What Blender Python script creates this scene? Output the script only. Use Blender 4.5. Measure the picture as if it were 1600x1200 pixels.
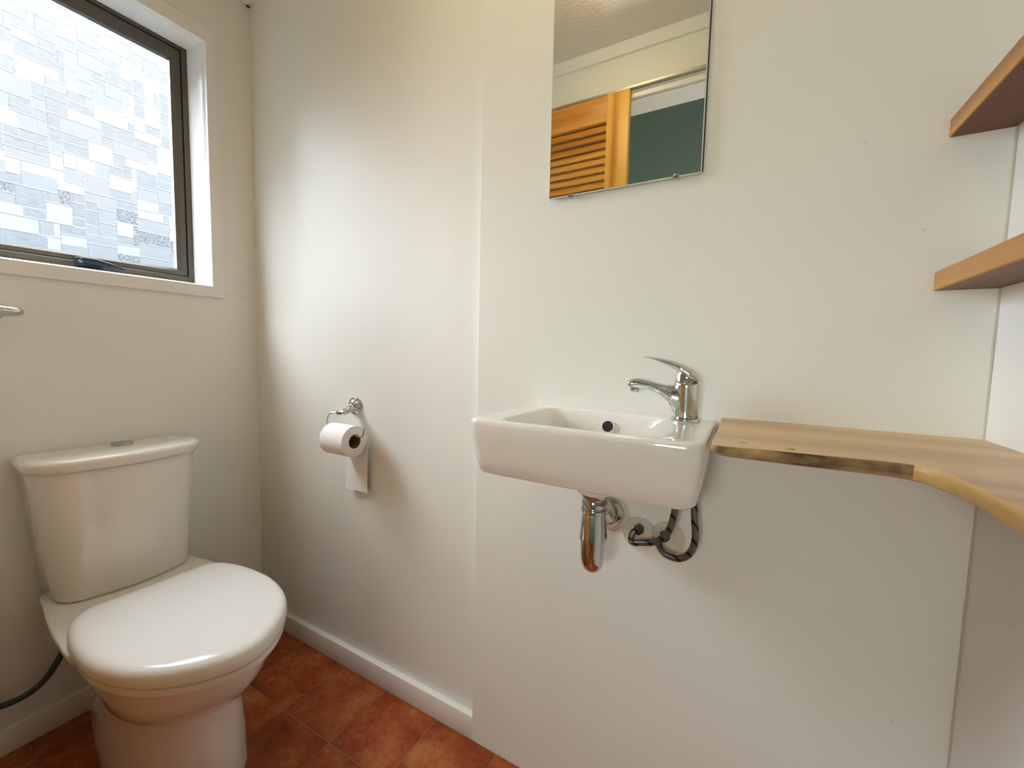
import bpy, bmesh, math, random
from mathutils import Vector, Matrix
random.seed(7)
for o in list(bpy.data.objects): bpy.data.objects.remove(o)
S = bpy.context.scene
COL = S.collection

# ------------------------------------------------------------------ camera
YAW, PITCH, ROLL, FPX = 29.341, 4.3018, 1.2669, 646.14
y_, p_, r_ = (math.radians(a) for a in (YAW, PITCH, ROLL))
fw = Vector((-math.sin(y_)*math.cos(p_), math.cos(y_)*math.cos(p_), -math.sin(p_)))
rt = Vector((math.cos(y_), math.sin(y_), 0)); up = rt.cross(fw)
r2 = rt*math.cos(r_) + up*math.sin(r_); u2 = -rt*math.sin(r_) + up*math.cos(r_)
cd = bpy.data.cameras.new('camera'); cam = bpy.data.objects.new('camera', cd); COL.objects.link(cam)
cam.matrix_world = Matrix(((r2.x, u2.x, -fw.x, 1.60246), (r2.y, u2.y, -fw.y, -0.88790),
                           (r2.z, u2.z, -fw.z, 1.05), (0, 0, 0, 1)))
cd.sensor_fit = 'HORIZONTAL'; cd.sensor_width = 36; cd.lens = 36*FPX/1600; cd.clip_start = 0.01
S.camera = cam

# ------------------------------------------------------------------ light and exposure
S.view_settings.view_transform = 'Standard'; S.view_settings.look = 'None'
S.view_settings.gamma = 1; S.view_settings.use_curve_mapping = False
S.view_settings.exposure = 1.93
SKY = 3.6
W = bpy.data.worlds.new('world'); S.world = W; W.use_nodes = True
nt = W.node_tree; nt.nodes.clear()
wo = nt.nodes.new('ShaderNodeOutputWorld'); bg = nt.nodes.new('ShaderNodeBackground')
tc = nt.nodes.new('ShaderNodeTexCoord'); sx = nt.nodes.new('ShaderNodeSeparateXYZ')
rp = nt.nodes.new('ShaderNodeValToRGB')
nt.links.new(tc.outputs['Generated'], sx.inputs[0]); nt.links.new(sx.outputs['Z'], rp.inputs[0])

# bright patch added to the sky, out of view, to light the room
sq = nt.nodes.new('ShaderNodeVectorMath'); sq.operation = 'MULTIPLY'; nt.links.new(tc.outputs['Generated'], sq.inputs[0]); sq.inputs[1].default_value = (1, 1, .55)
nm = nt.nodes.new('ShaderNodeVectorMath'); nm.operation = 'NORMALIZE'; nt.links.new(sq.outputs[0], nm.inputs[0])
dt = nt.nodes.new('ShaderNodeVectorMath'); dt.operation = 'DOT_PRODUCT'; nt.links.new(nm.outputs[0], dt.inputs[0]); dt.inputs[1].default_value = Vector((-.92, -.31, .34)).normalized()
mr = nt.nodes.new('ShaderNodeMapRange'); mr.interpolation_type = 'SMOOTHSTEP'; nt.links.new(dt.outputs['Value'], mr.inputs[0]); mr.inputs[1].default_value = .925; mr.inputs[2].default_value = .99; mr.inputs[3].default_value = 0; mr.inputs[4].default_value = 1
cl_ = nt.nodes.new('ShaderNodeMix'); cl_.data_type = 'RGBA'; nt.links.new(mr.outputs[0], cl_.inputs[0]); nt.links.new(rp.outputs[0], cl_.inputs[6]); cl_.inputs[7].default_value = (1.95, 2.12, 2.3, 1)
nt.links.new(cl_.outputs[2], bg.inputs[0]); nt.links.new(bg.outputs[0], wo.inputs[0])
bg.inputs[1].default_value = SKY
e = rp.color_ramp.elements
e[0].position = 0.0; e[0].color = (.05, .06, .065, 1)
e[1].position = 1.0; e[1].color = (2.6, 2.75, 2.95, 1)
for pos, c in ((.11, (.046, .055, .065)), (.16, (.056, .063, .070)), (.26, (.070, .075, .080)), (.40, (.078, .082, .084)), (.47, (.10, .104, .106)), (.56, (1.6, 1.68, 1.78))):
    q = e.new(pos); q.color = (*c, 1)
def area(name, loc, rot, size, size_y, power, col, portal=False):
    d = bpy.data.lights.new(name, 'AREA'); d.shape = 'RECTANGLE'; d.size = size; d.size_y = size_y
    d.energy = power; d.color = col
    o = bpy.data.objects.new(name, d); o.location = loc; o.rotation_euler = rot; COL.objects.link(o)
    if portal: d.cycles.is_portal = True
    return o
area('window_portal', (-0.135, -0.4535, 1.646), (0, -math.pi/2, 0), 0.72, 0.58, 1, (1, 1, 1), True)

# ------------------------------------------------------------------ constants of the room
PN = 0.0195          # thickness of the lining panel behind the basin
RW = 1.9158          # right wall
CZ = 2.292           # ceiling
BY = -0.905          # back wall (door wall)
PI = math.pi

# ------------------------------------------------------------------ material helpers
def mat(name, col, rough=.5, metal=0, **kw):
    m = bpy.data.materials.new(name); m.use_nodes = True
    b = m.node_tree.nodes['Principled BSDF']
    b.inputs['Base Color'].default_value = (*col, 1); b.inputs['Roughness'].default_value = rough
    b.inputs['Metallic'].default_value = metal
    for k, v in kw.items(): b.inputs[k.replace('_', ' ')].default_value = v
    return m
def nd(m, t, **kw):
    n = m.node_tree.nodes.new(t)
    for k, v in kw.items(): setattr(n, k, v)
    return n
def lk(m, a, b): m.node_tree.links.new(a, b)
def bsdf(m): return m.node_tree.nodes['Principled BSDF']
def ocoord(m, scale=(1, 1, 1), rot=(0, 0, 0), loc=(0, 0, 0)):
    t = nd(m, 'ShaderNodeTexCoord'); mp = nd(m, 'ShaderNodeMapping')
    mp.inputs['Scale'].default_value = scale; mp.inputs['Rotation'].default_value = rot; mp.inputs['Location'].default_value = loc
    lk(m, t.outputs['Object'], mp.inputs[0]); return mp.outputs[0]
def noise(m, vec, scale, detail=4, rough=.5):
    n = nd(m, 'ShaderNodeTexNoise'); lk(m, vec, n.inputs['Vector'])
    n.inputs['Scale'].default_value = scale; n.inputs['Detail'].default_value = detail; n.inputs['Roughness'].default_value = rough
    return n.outputs['Fac']
def ramp(m, fac, stops, interp='LINEAR'):
    r = nd(m, 'ShaderNodeValToRGB'); r.color_ramp.interpolation = interp
    el = r.color_ramp.elements
    el[0].position, el[0].color = stops[0][0], (*stops[0][1], 1)
    el[1].position, el[1].color = stops[-1][0], (*stops[-1][1], 1)
    for p, c in stops[1:-1]:
        q = el.new(p); q.color = (*c, 1)
    lk(m, fac, r.inputs[0]); return r.outputs[0]
def mix(m, a, b, fac, mode='MIX'):
    x = nd(m, 'ShaderNodeMix', data_type='RGBA', blend_type=mode)
    for s, v in ((0, fac), (6, a), (7, b)):
        if hasattr(v, 'is_output'): lk(m, v, x.inputs[s])
        elif isinstance(v, tuple): x.inputs[s].default_value = (*v, 1)
        else: x.inputs[s].default_value = v
    return x.outputs[2]
def bump(m, h, strength, dist):
    b = nd(m, 'ShaderNodeBump'); b.inputs['Strength'].default_value = strength; b.inputs['Distance'].default_value = dist
    lk(m, h, b.inputs['Height']); lk(m, b.outputs[0], bsdf(m).inputs['Normal'])
def math_(m, op, a, b=None, clamp=False):
    x = nd(m, 'ShaderNodeMath', operation=op, use_clamp=clamp)
    for i, v in enumerate((a, b)):
        if v is None: continue
        if hasattr(v, 'is_output'): lk(m, v, x.inputs[i])
        else: x.inputs[i].default_value = v
    return x.outputs[0]

def paint(name, col, rough=.4, specks=True, joint=None):
    m = mat(name, col, rough)
    v = ocoord(m)
    bsdf(m).inputs['Specular IOR Level'].default_value = .35
    c = mix(m, tuple(x*.965 for x in col), tuple(min(1, x*1.03) for x in col), noise(m, v, 2.2, 3))
    if specks:
        f = ramp(m, noise(m, v, 42, 2, .5), [(.0, (0, 0, 0)), (.775, (0, 0, 0)), (.83, (1, 1, 1)), (1, (1, 1, 1))])
        c = mix(m, c, tuple(x*.8 for x in col), f)
    if joint:
        s = nd(m, 'ShaderNodeSeparateXYZ'); lk(m, v, s.inputs[0])
        d = math_(m, 'ABSOLUTE', math_(m, 'SUBTRACT', s.outputs[2], joint))
        c = mix(m, c, tuple(x*.8 for x in col), math_(m, 'LESS_THAN', d, .0007))
    lk(m, c, bsdf(m).inputs['Base Color'])
    h = math_(m, 'ADD', noise(m, v, 9, 3), math_(m, 'MULTIPLY', noise(m, v, 140, 2), .06))
    bump(m, h, .35, .004)
    return m
WALLC = (.85, .862, .80)
M = {}
M['wall'] = paint('wall_paint', WALLC, .5)
M['wall_left'] = paint('wall_left_paint', (.86, .868, .825), .45, joint=1.2325)
M['panel'] = paint('panel_paint', (.855, .866, .805), .45)
M['trim'] = paint('trim_gloss', (.88, .875, .85), .28, specks=False)
M['wall_right'] = paint('wall_right_paint', (.86, .868, .84), .4)
M['ceiling'] = mat('ceiling_stipple', (.84, .81, .73), .8)
v = ocoord(M['ceiling']); bump(M['ceiling'], noise(M['ceiling'], v, 95, 3, .6), .9, .006)
M['teal'] = paint('teal_wall_paint', (.24, .34, .30), .6, specks=False)
M['ceramic'] = mat('white_ceramic', (.88, .86, .81), .07, Coat_Weight=.6, Coat_Roughness=.03)
M['plastic'] = mat('white_plastic_seat', (.86, .86, .83), .13)
M['chrome'] = mat('chrome', (.60, .60, .585), .06, 1)
v = ocoord(M['chrome']); lk(M['chrome'], math_(M['chrome'], 'ADD', math_(M['chrome'], 'MULTIPLY', noise(M['chrome'], v, 60, 3), .16), .0), bsdf(M['chrome']).inputs['Roughness'])
M['satin'] = mat('satin_chrome', (.58, .58, .56), .2, 1)
M['button'] = mat('dull_chrome_button', (.42, .45, .45), .3, .9)
M['bronze'] = mat('bronze_aluminium', (.105, .092, .072), .42, .35)
M['black'] = mat('black_plastic', (.012, .018, .03), .6, Specular_IOR_Level=.2)
M['gap'] = mat('dark_gap', (.01, .01, .012), .7)
M['paper'] = mat('tissue_paper', (.90, .88, .85), .95)
v = ocoord(M['paper']); bump(M['paper'], noise(M['paper'], v, 320, 3), .5, .0008)
M['card'] = mat('cardboard_core', (.20, .13, .08), .9)
M['pvc'] = mat('cream_plastic', (.74, .70, .57), .35)
M['rubber'] = mat('supply_hose_rubber', (.035, .055, .055), .5)
M['mirror'] = mat('mirror_silver', (.93, .95, .93), .0, 1)
M['mirror_edge'] = mat('mirror_edge_glass', (.72, .75, .68), .2)
M['backing'] = mat('mirror_backing_board', (.10, .075, .05), .8)
# steel braided hose with dark tracer bands
m = M['braid'] = mat('braided_steel_hose', (.16, .165, .15), .38, .85)
v = ocoord(m)
w = nd(m, 'ShaderNodeTexWave', wave_type='BANDS', bands_direction='DIAGONAL'); lk(m, v, w.inputs[0]); w.inputs['Scale'].default_value = 20; w.inputs['Distortion'].default_value = .8
c = ramp(m, w.outputs['Fac'], [(0, (.018, .018, .018)), (.05, (.02, .02, .02)), (.09, (.14, .14, .125)), (1, (.19, .19, .17))])
lk(m, c, bsdf(m).inputs['Base Color']); bump(m, noise(m, v, 700, 2), .5, .0006)

# terracotta look vinyl tiles
m = M['floor'] = mat('terracotta_tile', (.3, .1, .04), .33, Specular_IOR_Level=.3)
T, TX, TY = .2005, .2892, -.2196
t = nd(m, 'ShaderNodeTexCoord'); s = nd(m, 'ShaderNodeSeparateXYZ'); lk(m, t.outputs['Object'], s.inputs[0])
ux = math_(m, 'DIVIDE', math_(m, 'SUBTRACT', s.outputs[0], TX - 10*T), T)
uy = math_(m, 'DIVIDE', math_(m, 'SUBTRACT', s.outputs[1], TY - 20*T), T)
def edge(u):
    f = math_(m, 'FRACT', u); return math_(m, 'MINIMUM', f, math_(m, 'SUBTRACT', 1.0, f))
ed = math_(m, 'MINIMUM', edge(ux), edge(uy))
grout = math_(m, 'LESS_THAN', ed, .0055)
cell = nd(m, 'ShaderNodeCombineXYZ'); lk(m, math_(m, 'FLOOR', ux), cell.inputs[0]); lk(m, math_(m, 'FLOOR', uy), cell.inputs[1])
wn = nd(m, 'ShaderNodeTexWhiteNoise', noise_dimensions='3D'); lk(m, cell.outputs[0], wn.inputs['Vector'])
off = nd(m, 'ShaderNodeVectorMath', operation='SCALE'); lk(m, wn.outputs['Color'], off.inputs[0]); off.inputs['Scale'].default_value = 7
ad = nd(m, 'ShaderNodeVectorMath', operation='ADD'); lk(m, t.outputs['Object'], ad.inputs[0]); lk(m, off.outputs[0], ad.inputs[1])
n1 = noise(m, ad.outputs[0], 7.5, 6, .6)
n2 = noise(m, ad.outputs[0], 60, 4, .6)
nn = math_(m, 'ADD', math_(m, 'MULTIPLY', n1, .8), math_(m, 'MULTIPLY', n2, .2))
c = ramp(m, nn, [(.30, (.20, .028, .006)), (.43, (.36, .062, .012)), (.54, (.47, .12, .028)), (.66, (.60, .21, .06)), (.8, (.68, .29, .10))])
c = mix(m, c, (.05, .012, .005), math_(m, 'MULTIPLY', wn.outputs['Value'], .35))
dirty = math_(m, 'MULTIPLY', math_(m, 'SUBTRACT', 1.0, math_(m, 'MULTIPLY', ed, 14, True)), .25, True)
c = mix(m, c, (.09, .025, .01), dirty)
c = mix(m, c, (.30, .15, .08), grout)
lk(m, c, bsdf(m).inputs['Base Color'])
bump(m, math_(m, 'SUBTRACT', math_(m, 'MULTIPLY', n2, .25), grout), .25, .0015)

def wood(name, c1, c2, c3, axis=0, rough=.4, stretch=14, scale=1.0, spots=()):
    m = mat(name, c2, rough)
    sc = [stretch*scale]*3; sc[axis] = 1.1*scale
    v = ocoord(m, scale=tuple(sc))
    n = noise(m, v, 2.2, 6, .62)
    w = nd(m, 'ShaderNodeTexWave', wave_type='BANDS', bands_direction='XYZ'[(axis+1) % 3]); lk(m, v, w.inputs[0])
    w.inputs['Scale'].default_value = .35; w.inputs['Distortion'].default_value = 9; w.inputs['Detail'].default_value = 3; w.inputs['Detail Scale'].default_value = 1.2
    f = math_(m, 'ADD', math_(m, 'MULTIPLY', n, .6), math_(m, 'MULTIPLY', w.outputs['Fac'], .4))
    c = ramp(m, f, [(.25, c1), (.5, c2), (.75, c3)])
    vv = ocoord(m)
    for (px, py, pz, rad, col) in spots:
        d = nd(m, 'ShaderNodeVectorMath', operation='DISTANCE'); lk(m, vv, d.inputs[0]); d.inputs[1].default_value = (px, py, pz)
        dd = math_(m, 'ADD', d.outputs['Value'], math_(m, 'MULTIPLY', math_(m, 'SUBTRACT', noise(m, vv, 300, 2), .5), rad*1.6))
        c = mix(m, c, col, math_(m, 'LESS_THAN', dd, rad))
    lk(m, c, bsdf(m).inputs['Base Color']); bump(m, f, .12, .001)
    return m
M['counter'] = wood('counter_timber_top', (.53, .325, .14), (.63, .41, .19), (.70, .475, .24), 0, .34, 9,
                    spots=((1.659, -.272, .9376, .0045, (.035, .02, .008)), (1.603, -.262, .9376, .0028, (.05, .03, .015)),
                           (1.608, -.262, .9376, .0024, (.05, .03, .015))))
M['counter_dark'] = wood('counter_waney_edge', (.075, .036, .013), (.32, .20, .082), (.50, .35, .165), 0, .5, 2.5, 14)
M['counter_light'] = wood('counter_cut_edge', (.50, .30, .10), (.64, .41, .16), (.72, .50, .23), 1, .42, 16)
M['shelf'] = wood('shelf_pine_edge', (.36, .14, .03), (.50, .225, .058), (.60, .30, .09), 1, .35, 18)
M['shelf_shade'] = wood('shelf_underside_shade', (.15, .062, .028), (.21, .09, .042), (.27, .125, .06), 1, .55, 22)  # darker copy of the shelf timber, shade painted on the undersides
M['door_pine'] = wood('door_pine_rails', (.55, .22, .035), (.72, .33, .06), (.80, .42, .09), 0, .38, 16)
M['door_pine_v'] = wood('door_pine_stiles', (.58, .21, .02), (.82, .42, .06), (.88, .50, .10), 2, .38, 12)

# patterned privacy glass: one material per kind of facet
def glassmat(name, tint, scatter, kind=None, amp=0.0):
    m = bpy.data.materials.new(name); m.use_nodes = True; m.node_tree.nodes.clear()
    t = nd(m, 'ShaderNodeTexCoord'); mp = nd(m, 'ShaderNodeMapping'); lk(m, t.outputs['Object'], mp.inputs[0])
    c = tint
    if kind:
        mp.inputs['Scale'].default_value = {'streak': (1, 45, 420), 'hammer': (1, 170, 210), 'dots': (1, 260, 430), 'cloud': (1, 14, 22)}[kind]
        n = nd(m, 'ShaderNodeTexNoise'); lk(m, mp.outputs[0], n.inputs['Vector']); n.inputs['Scale'].default_value = 1; n.inputs['Detail'].default_value = 3
        c = ramp(m, n.outputs['Fac'], [(.38, tuple(x*(1-amp) for x in tint)), (.60, tint)])
    tr = nd(m, 'ShaderNodeBsdfTransparent'); tl = nd(m, 'ShaderNodeBsdfTranslucent'); tl.inputs[0].default_value = (.95, .97, 1, 1)
    if isinstance(c, tuple): tr.inputs[0].default_value = (*c, 1)
    else: lk(m, c, tr.inputs[0])
    mx = nd(m, 'ShaderNodeMixShader'); mx.inputs[0].default_value = scatter; lk(m, tr.outputs[0], mx.inputs[1]); lk(m, tl.outputs[0], mx.inputs[2])
    gl = nd(m, 'ShaderNodeBsdfGlossy'); gl.inputs['Roughness'].default_value = .15
    mx2 = nd(m, 'ShaderNodeMixShader'); mx2.inputs[0].default_value = .04; lk(m, mx.outputs[0], mx2.inputs[1]); lk(m, gl.outputs[0], mx2.inputs[2])
    om = nd(m, 'ShaderNodeOutputMaterial'); lk(m, mx2.outputs[0], om.inputs[0]); return m
GL = [glassmat('glass_clear_facet', (1, 1, 1), .03), glassmat('glass_plain_facet', (.84, .88, .90), .012, 'streak', .05), glassmat('glass_streaked_facet', (.80, .85, .885), .012, 'streak', .16),
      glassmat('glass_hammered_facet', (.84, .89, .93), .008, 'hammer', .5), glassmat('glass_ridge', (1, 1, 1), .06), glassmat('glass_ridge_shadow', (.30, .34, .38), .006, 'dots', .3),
      glassmat('glass_stippled_joint', (.99, 1, 1), .012, 'dots', .42), glassmat('glass_back', (1, 1, 1), .0)]
def emit(name, col, strength):
    m = bpy.data.materials.new(name); m.use_nodes = True; m.node_tree.nodes.clear()
    e_ = nd(m, 'ShaderNodeEmission'); e_.inputs[0].default_value = (*col, 1); e_.inputs[1].default_value = strength
    o_ = nd(m, 'ShaderNodeOutputMaterial'); lk(m, e_.outputs[0], o_.inputs[0]); return m

# ------------------------------------------------------------------ mesh helpers
def obj(name, bm, m, parent=None, smooth=True, angle=35, loc=None):
    me = bpy.data.meshes.new(name); bmesh.ops.recalc_face_normals(bm, faces=bm.faces[:]); bm.to_mesh(me); bm.free()
    ms = m if isinstance(m, (list, tuple)) else [m]
    for x in ms: me.materials.append(M[x] if isinstance(x, str) else x)
    if smooth:
        me.polygons.foreach_set('use_smooth', [True]*len(me.polygons))
        if angle < 180: me.set_sharp_from_angle(angle=math.radians(angle))
    o = bpy.data.objects.new(name, me); COL.objects.link(o)
    if parent:
        o.parent = parent; o.matrix_parent_inverse = Matrix.Translation(parent.matrix_basis.translation).inverted() if parent.parent is None else Matrix()
    return o
def empty(name, loc):
    o = bpy.data.objects.new(name, None); o.location = loc; o.empty_display_size = .05; COL.objects.link(o); return o
def tag(o, label, cat, group=None):
    o['label'] = label; o['category'] = cat
    if group: o['group'] = group
    return o
def struct(o, label=None):
    o['kind'] = 'structure'
    if label: o['label'] = label
    return o
def add_box(bm, a, b, bev=0, seg=2):
    n = bmesh.new()
    bmesh.ops.create_cube(n, size=1)
    for v in n.verts:
        v.co = Vector([a[i] + (b[i]-a[i])*(v.co[i]+.5) for i in range(3)])
    if bev: bmesh.ops.bevel(n, geom=n.edges[:], offset=bev, segments=seg, profile=.5, affect='EDGES')
    join(bm, n)
def join(bm, n, mi=0):
    mp = {v: bm.verts.new(v.co) for v in n.verts}
    for f in n.faces:
        g = bm.faces.new([mp[v] for v in f.verts]); g.material_index = mi or f.material_index
    n.free()
def box(a, b, bev=0, seg=2):
    bm = bmesh.new(); add_box(bm, a, b, bev, seg); return bm
def loft(bm, rings, cap0=True, cap1=True, closed=True, mi=0):
    vr = [[bm.verts.new(p) for p in r] for r in rings]
    n = len(rings[0])
    for a, b in zip(vr, vr[1:]):
        for i in range(n if closed else n-1):
            j = (i+1) % n
            f = bm.faces.new((a[i], a[j], b[j], b[i])); f.material_index = mi
    if cap0: bm.faces.new(vr[0][::-1])
    if cap1: bm.faces.new(vr[-1])
    return vr
def frames(pts):
    pts = [Vector(p) for p in pts]; out = []; n = None
    for i, p in enumerate(pts):
        t = (pts[min(i+1, len(pts)-1)] - pts[max(i-1, 0)]).normalized()
        if n is None:
            a = Vector((0, 0, 1)) if abs(t.z) < .9 else Vector((0, 1, 0))
            n = (a - t*a.dot(t)).normalized()
        else: n = (n - t*n.dot(t)).normalized()
        out.append((p, t, n, t.cross(n)))
    return out
def smooth_path(pts, sub=8):
    P = [Vector(p) for p in pts]; P = [P[0]*2-P[1]] + P + [P[-1]*2-P[-2]]; out = []
    for i in range(1, len(P)-2):
        for k in range(sub):
            t = k/sub; a, b, c, d = P[i-1:i+3]
            out.append(.5*((2*b) + (c-a)*t + (2*a-5*b+4*c-d)*t*t + (3*b-a-3*c+d)*t**3))
    out.append(P[-2]); return out
def add_tube(bm, pts, r, n=16, ry=None, cap=True, roundcap=False):
    fr = frames(pts); N = len(fr); rings = []
    rr = r if isinstance(r, (list, tuple)) else [r]*N
    ryy = ry if isinstance(ry, (list, tuple)) else ([ry]*N if ry else rr)
    if len(rr) != N: rr = resample(rr, N)
    if len(ryy) != N: ryy = resample(ryy, N)
    def ring(p, t, a, b, r1, r2): return [p + a*(r1*math.cos(2*PI*k/n)) + b*(r2*math.sin(2*PI*k/n)) for k in range(n)]
    if roundcap:
        p, t, a, b = fr[0]
        for q in (0.12, .45, .8): rings.append(ring(p - t*(rr[0]*math.sqrt(1-q*q)), t, a, b, rr[0]*q, ryy[0]*q))
    for (p, t, a, b), r1, r2 in zip(fr, rr, ryy): rings.append(ring(p, t, a, b, r1, r2))
    if roundcap:
        p, t, a, b = fr[-1]
        for q in (.8, .45, .12): rings.append(ring(p + t*(rr[-1]*math.sqrt(1-q*q)), t, a, b, rr[-1]*q, ryy[-1]*q))
    loft(bm, rings, cap, cap)
def resample(v, N):
    out = []
    for i in range(N):
        f = i/(N-1)*(len(v)-1); k = min(int(f), len(v)-2); out.append(v[k] + (v[k+1]-v[k])*(f-k))
    return out
def add_lathe(bm, c, axis, prof, n=40):
    """prof = [(radius, height)] along axis"""
    c = Vector(c); ax = Vector(axis).normalized()
    a = Vector((0, 0, 1)) if abs(ax.z) < .9 else Vector((1, 0, 0))
    a = (a - ax*a.dot(ax)).normalized(); b = ax.cross(a)
    loft(bm, [[c + ax*h + a*(max(r, 1e-5)*math.cos(2*PI*k/n)) + b*(max(r, 1e-5)*math.sin(2*PI*k/n)) for k in range(n)] for r, h in prof])
def rpoly(cs, rs, z, n=8):
    """polygon with rounded corners at height z, same vertex count each time"""
    out = []; K = len(cs)
    for i in range(K):
        p = Vector((*cs[i], z)); a = (Vector((*cs[i-1], z)) - p); b = (Vector((*cs[(i+1) % K], z)) - p)
        la, lb = a.length, b.length; a.normalize(); b.normalize()
        th = a.angle(b); r = rs[i] if isinstance(rs, (list, tuple)) else rs
        d = min(r/math.tan(th/2), la*.49, lb*.49); r = d*math.tan(th/2)
        cen = p + (a+b).normalized()*(r/math.sin(th/2))
        s = p + a*d - cen; e_ = p + b*d - cen
        ang = PI - th
        ax = s.cross(e_).normalized()
        for k in range(n+1): out.append(cen + Matrix.Rotation(ang*k/n, 3, ax) @ s)
    return out
def scurve(ctrl, z, cy, sub=6):
    """symmetric outline from half profile control points (x, half-width), Catmull-Rom"""
    h = [(x, w) for x, w in ctrl]
    full = [(x, w) for x, w in h] + [(x, -w) for x, w in h[::-1] if w > 1e-4]
    full = [f for f in full]
    K = len(full); out = []
    for i in range(K):
        a, b, c, d = (Vector(full[(i+j-1) % K]) for j in range(4))
        for k in range(sub):
            t = k/sub
            q = .5*((2*b) + (c-a)*t + (2*a-5*b+4*c-d)*t*t + (3*b-a-3*c+d)*t**3)
            out.append(Vector((q.x, cy + q.y, z)))
    return out
def shrink(ctrl, d):
    xs = [x for x, w in ctrl]; x0, x1 = min(xs), max(xs); xm = (x0+x1)/2; hx = (x1-x0)/2; hw = max(w for x, w in ctrl)
    return [(xm + (x-xm)*(hx-d)/hx, w*(hw-d)/hw) for x, w in ctrl]

# ================================================================== THE ROOM
struct(obj('floor', box((-.12, -2.0, -.05), (3.2, .12, 0)), 'floor', smooth=False))
# window wall with its opening
WY0, WY1, WZ0, WZ1 = -.775, -.137, 1.243, 2.052
bm = bmesh.new()
add_box(bm, (-.13, BY-.1, 0), (0, WY0, CZ)); add_box(bm, (-.13, WY1, 0), (0, .12, CZ))
add_box(bm, (-.13, WY0, 0), (0, WY1, WZ0)); add_box(bm, (-.13, WY0, WZ1), (0, WY1, CZ))
struct(obj('wall_left', bm, 'wall_left', smooth=False))
struct(obj('wall_back', box((0, 0, 0), (RW+.1, .12, CZ)), 'wall', smooth=False))
struct(obj('wall_basin_panel', box((1.013, -PN, 0), (RW, 0, CZ), .0015, 1), 'panel', smooth=False))
struct(obj('wall_right', box((RW, BY-.1, 0), (RW+.1, 0, CZ)), 'wall_right', smooth=False))
# a thin painted-over bead of filler in the right hand corner
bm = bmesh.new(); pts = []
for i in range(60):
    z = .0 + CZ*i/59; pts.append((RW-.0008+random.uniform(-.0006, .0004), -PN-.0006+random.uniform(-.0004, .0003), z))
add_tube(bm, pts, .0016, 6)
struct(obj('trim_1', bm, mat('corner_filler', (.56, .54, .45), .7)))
# door wall
bm = bmesh.new()
add_box(bm, (0, BY-.1, 0), (1.07, BY, CZ)); add_box(bm, (1.07, BY-.1, 2.06), (1.862, BY, CZ)); add_box(bm, (1.862, BY-.1, 0), (RW, BY, CZ))
struct(obj('wall_door_side', bm, 'wall', smooth=False))
struct(obj('ceiling', box((-.13, BY-.1, CZ), (RW+.1, .12, CZ+.05)), 'ceiling', smooth=False))
# ceiling battens
def prism_x(prof, x0, x1):
    bm = bmesh.new(); loft(bm, [[(x0, y, z) for y, z in prof], [(x1, y, z) for y, z in prof]]); return bm
h = 2.2465
struct(obj('trim_2', prism_x([(0, h), (-.012, h), (-.018, CZ), (0, CZ)], 0, 1.013), 'trim', smooth=False))
struct(obj('trim_3', prism_x([(-PN, h), (-PN-.012, h), (-PN-.018, CZ), (-PN, CZ)], 1.013, RW), 'trim', smooth=False))
struct(obj('trim_4', prism_x([(BY, h), (BY+.012, h), (BY+.018, CZ), (BY, CZ)], 0, RW), 'trim', smooth=False))
def prism_y(prof, y0, y1):
    bm = bmesh.new(); loft(bm, [[(x, y0, z) for x, z in prof], [(x, y1, z) for x, z in prof]]); return bm
struct(obj('trim_5', prism_y([(0, h), (.012, h), (.018, CZ), (0, CZ)], BY, 0), 'trim', smooth=False))
struct(obj('trim_6', prism_y([(RW, h), (RW-.012, h), (RW-.018, CZ), (RW, CZ)], BY, -PN), 'trim', smooth=False))
# skirting
struct(obj('baseboard_back', box((.0, -.0190, 0), (1.013, 0, .0663), .0016, 2), 'trim', angle=50))
struct(obj('baseboard_left', box((0, BY, 0), (.0185, -.019, .0663), .0016, 2), 'trim', angle=50))
# door head, sliding track
struct(obj('trim_7', box((.30, BY, 2.068), (1.9, BY+.014, 2.092), .001, 1), 'trim', smooth=False))
track = struct(obj('trim_8', box((.28, BY+.0141, 2.094), (RW-.01, BY+.036, 2.102)), mat('galvanised_track', (.45, .45, .42), .4, .8), smooth=False))
struct(obj('trim_9', box((1.862, BY-.1, 0), (1.85, BY+.004, 2.06)), 'trim', smooth=False))
# sliding louvred door, pushed to the left of the opening
DX0, DX1, DY0, DY1, DZ = .31, 1.152, BY+.016, BY+.046, 2.088
d = struct(empty('door_1', ((DX0+DX1)/2, (DY0+DY1)/2, .008)), 'varnished pine louvred sliding door seen in the mirror')
for a, b in ((DX0, DX0+.09), (DX1-.09, DX1)):
    obj('stile', box((a, DY0, .008), (b, DY1, DZ), .002, 2), 'door_pine_v', d)
for a, b in ((DZ-.10, DZ), (1.0, 1.10), (.008, .16)):
    obj('rail', box((DX0+.09, DY0+.002, a), (DX1-.09, DY1-.002, b), .002, 2), 'door_pine', d)
bm = bmesh.new()
for a, b in ((.165, .995), (1.105, DZ-.105)):
    k = int((b-a)/.031)
    for i in range(k):
        zc = a + (i+.5)*(b-a)/k; n = bmesh.new(); bmesh.ops.create_cube(n, size=1)
        for v in n.verts: v.co = Vector((v.co.x*(DX1-DX0-.178), v.co.y*.0065, v.co.z*.0345))
        bmesh.ops.bevel(n, geom=n.edges[:], offset=.002, segments=2, affect='EDGES')
        bmesh.ops.transform(n, matrix=Matrix.Translation(((DX0+DX1)/2, (DY0+DY1)/2, zc)) @ Matrix.Rotation(math.radians(24), 4, 'X'), verts=n.verts)
        join(bm, n)
o = obj('louvre_slats', bm, 'door_pine', d)
for x in (1.12, .36):
    obj('roller_hanger', box((x-.012, BY+.022, DZ-.004), (x+.012, BY+.030, DZ+.020), .001, 1), 'satin', d)
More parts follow.
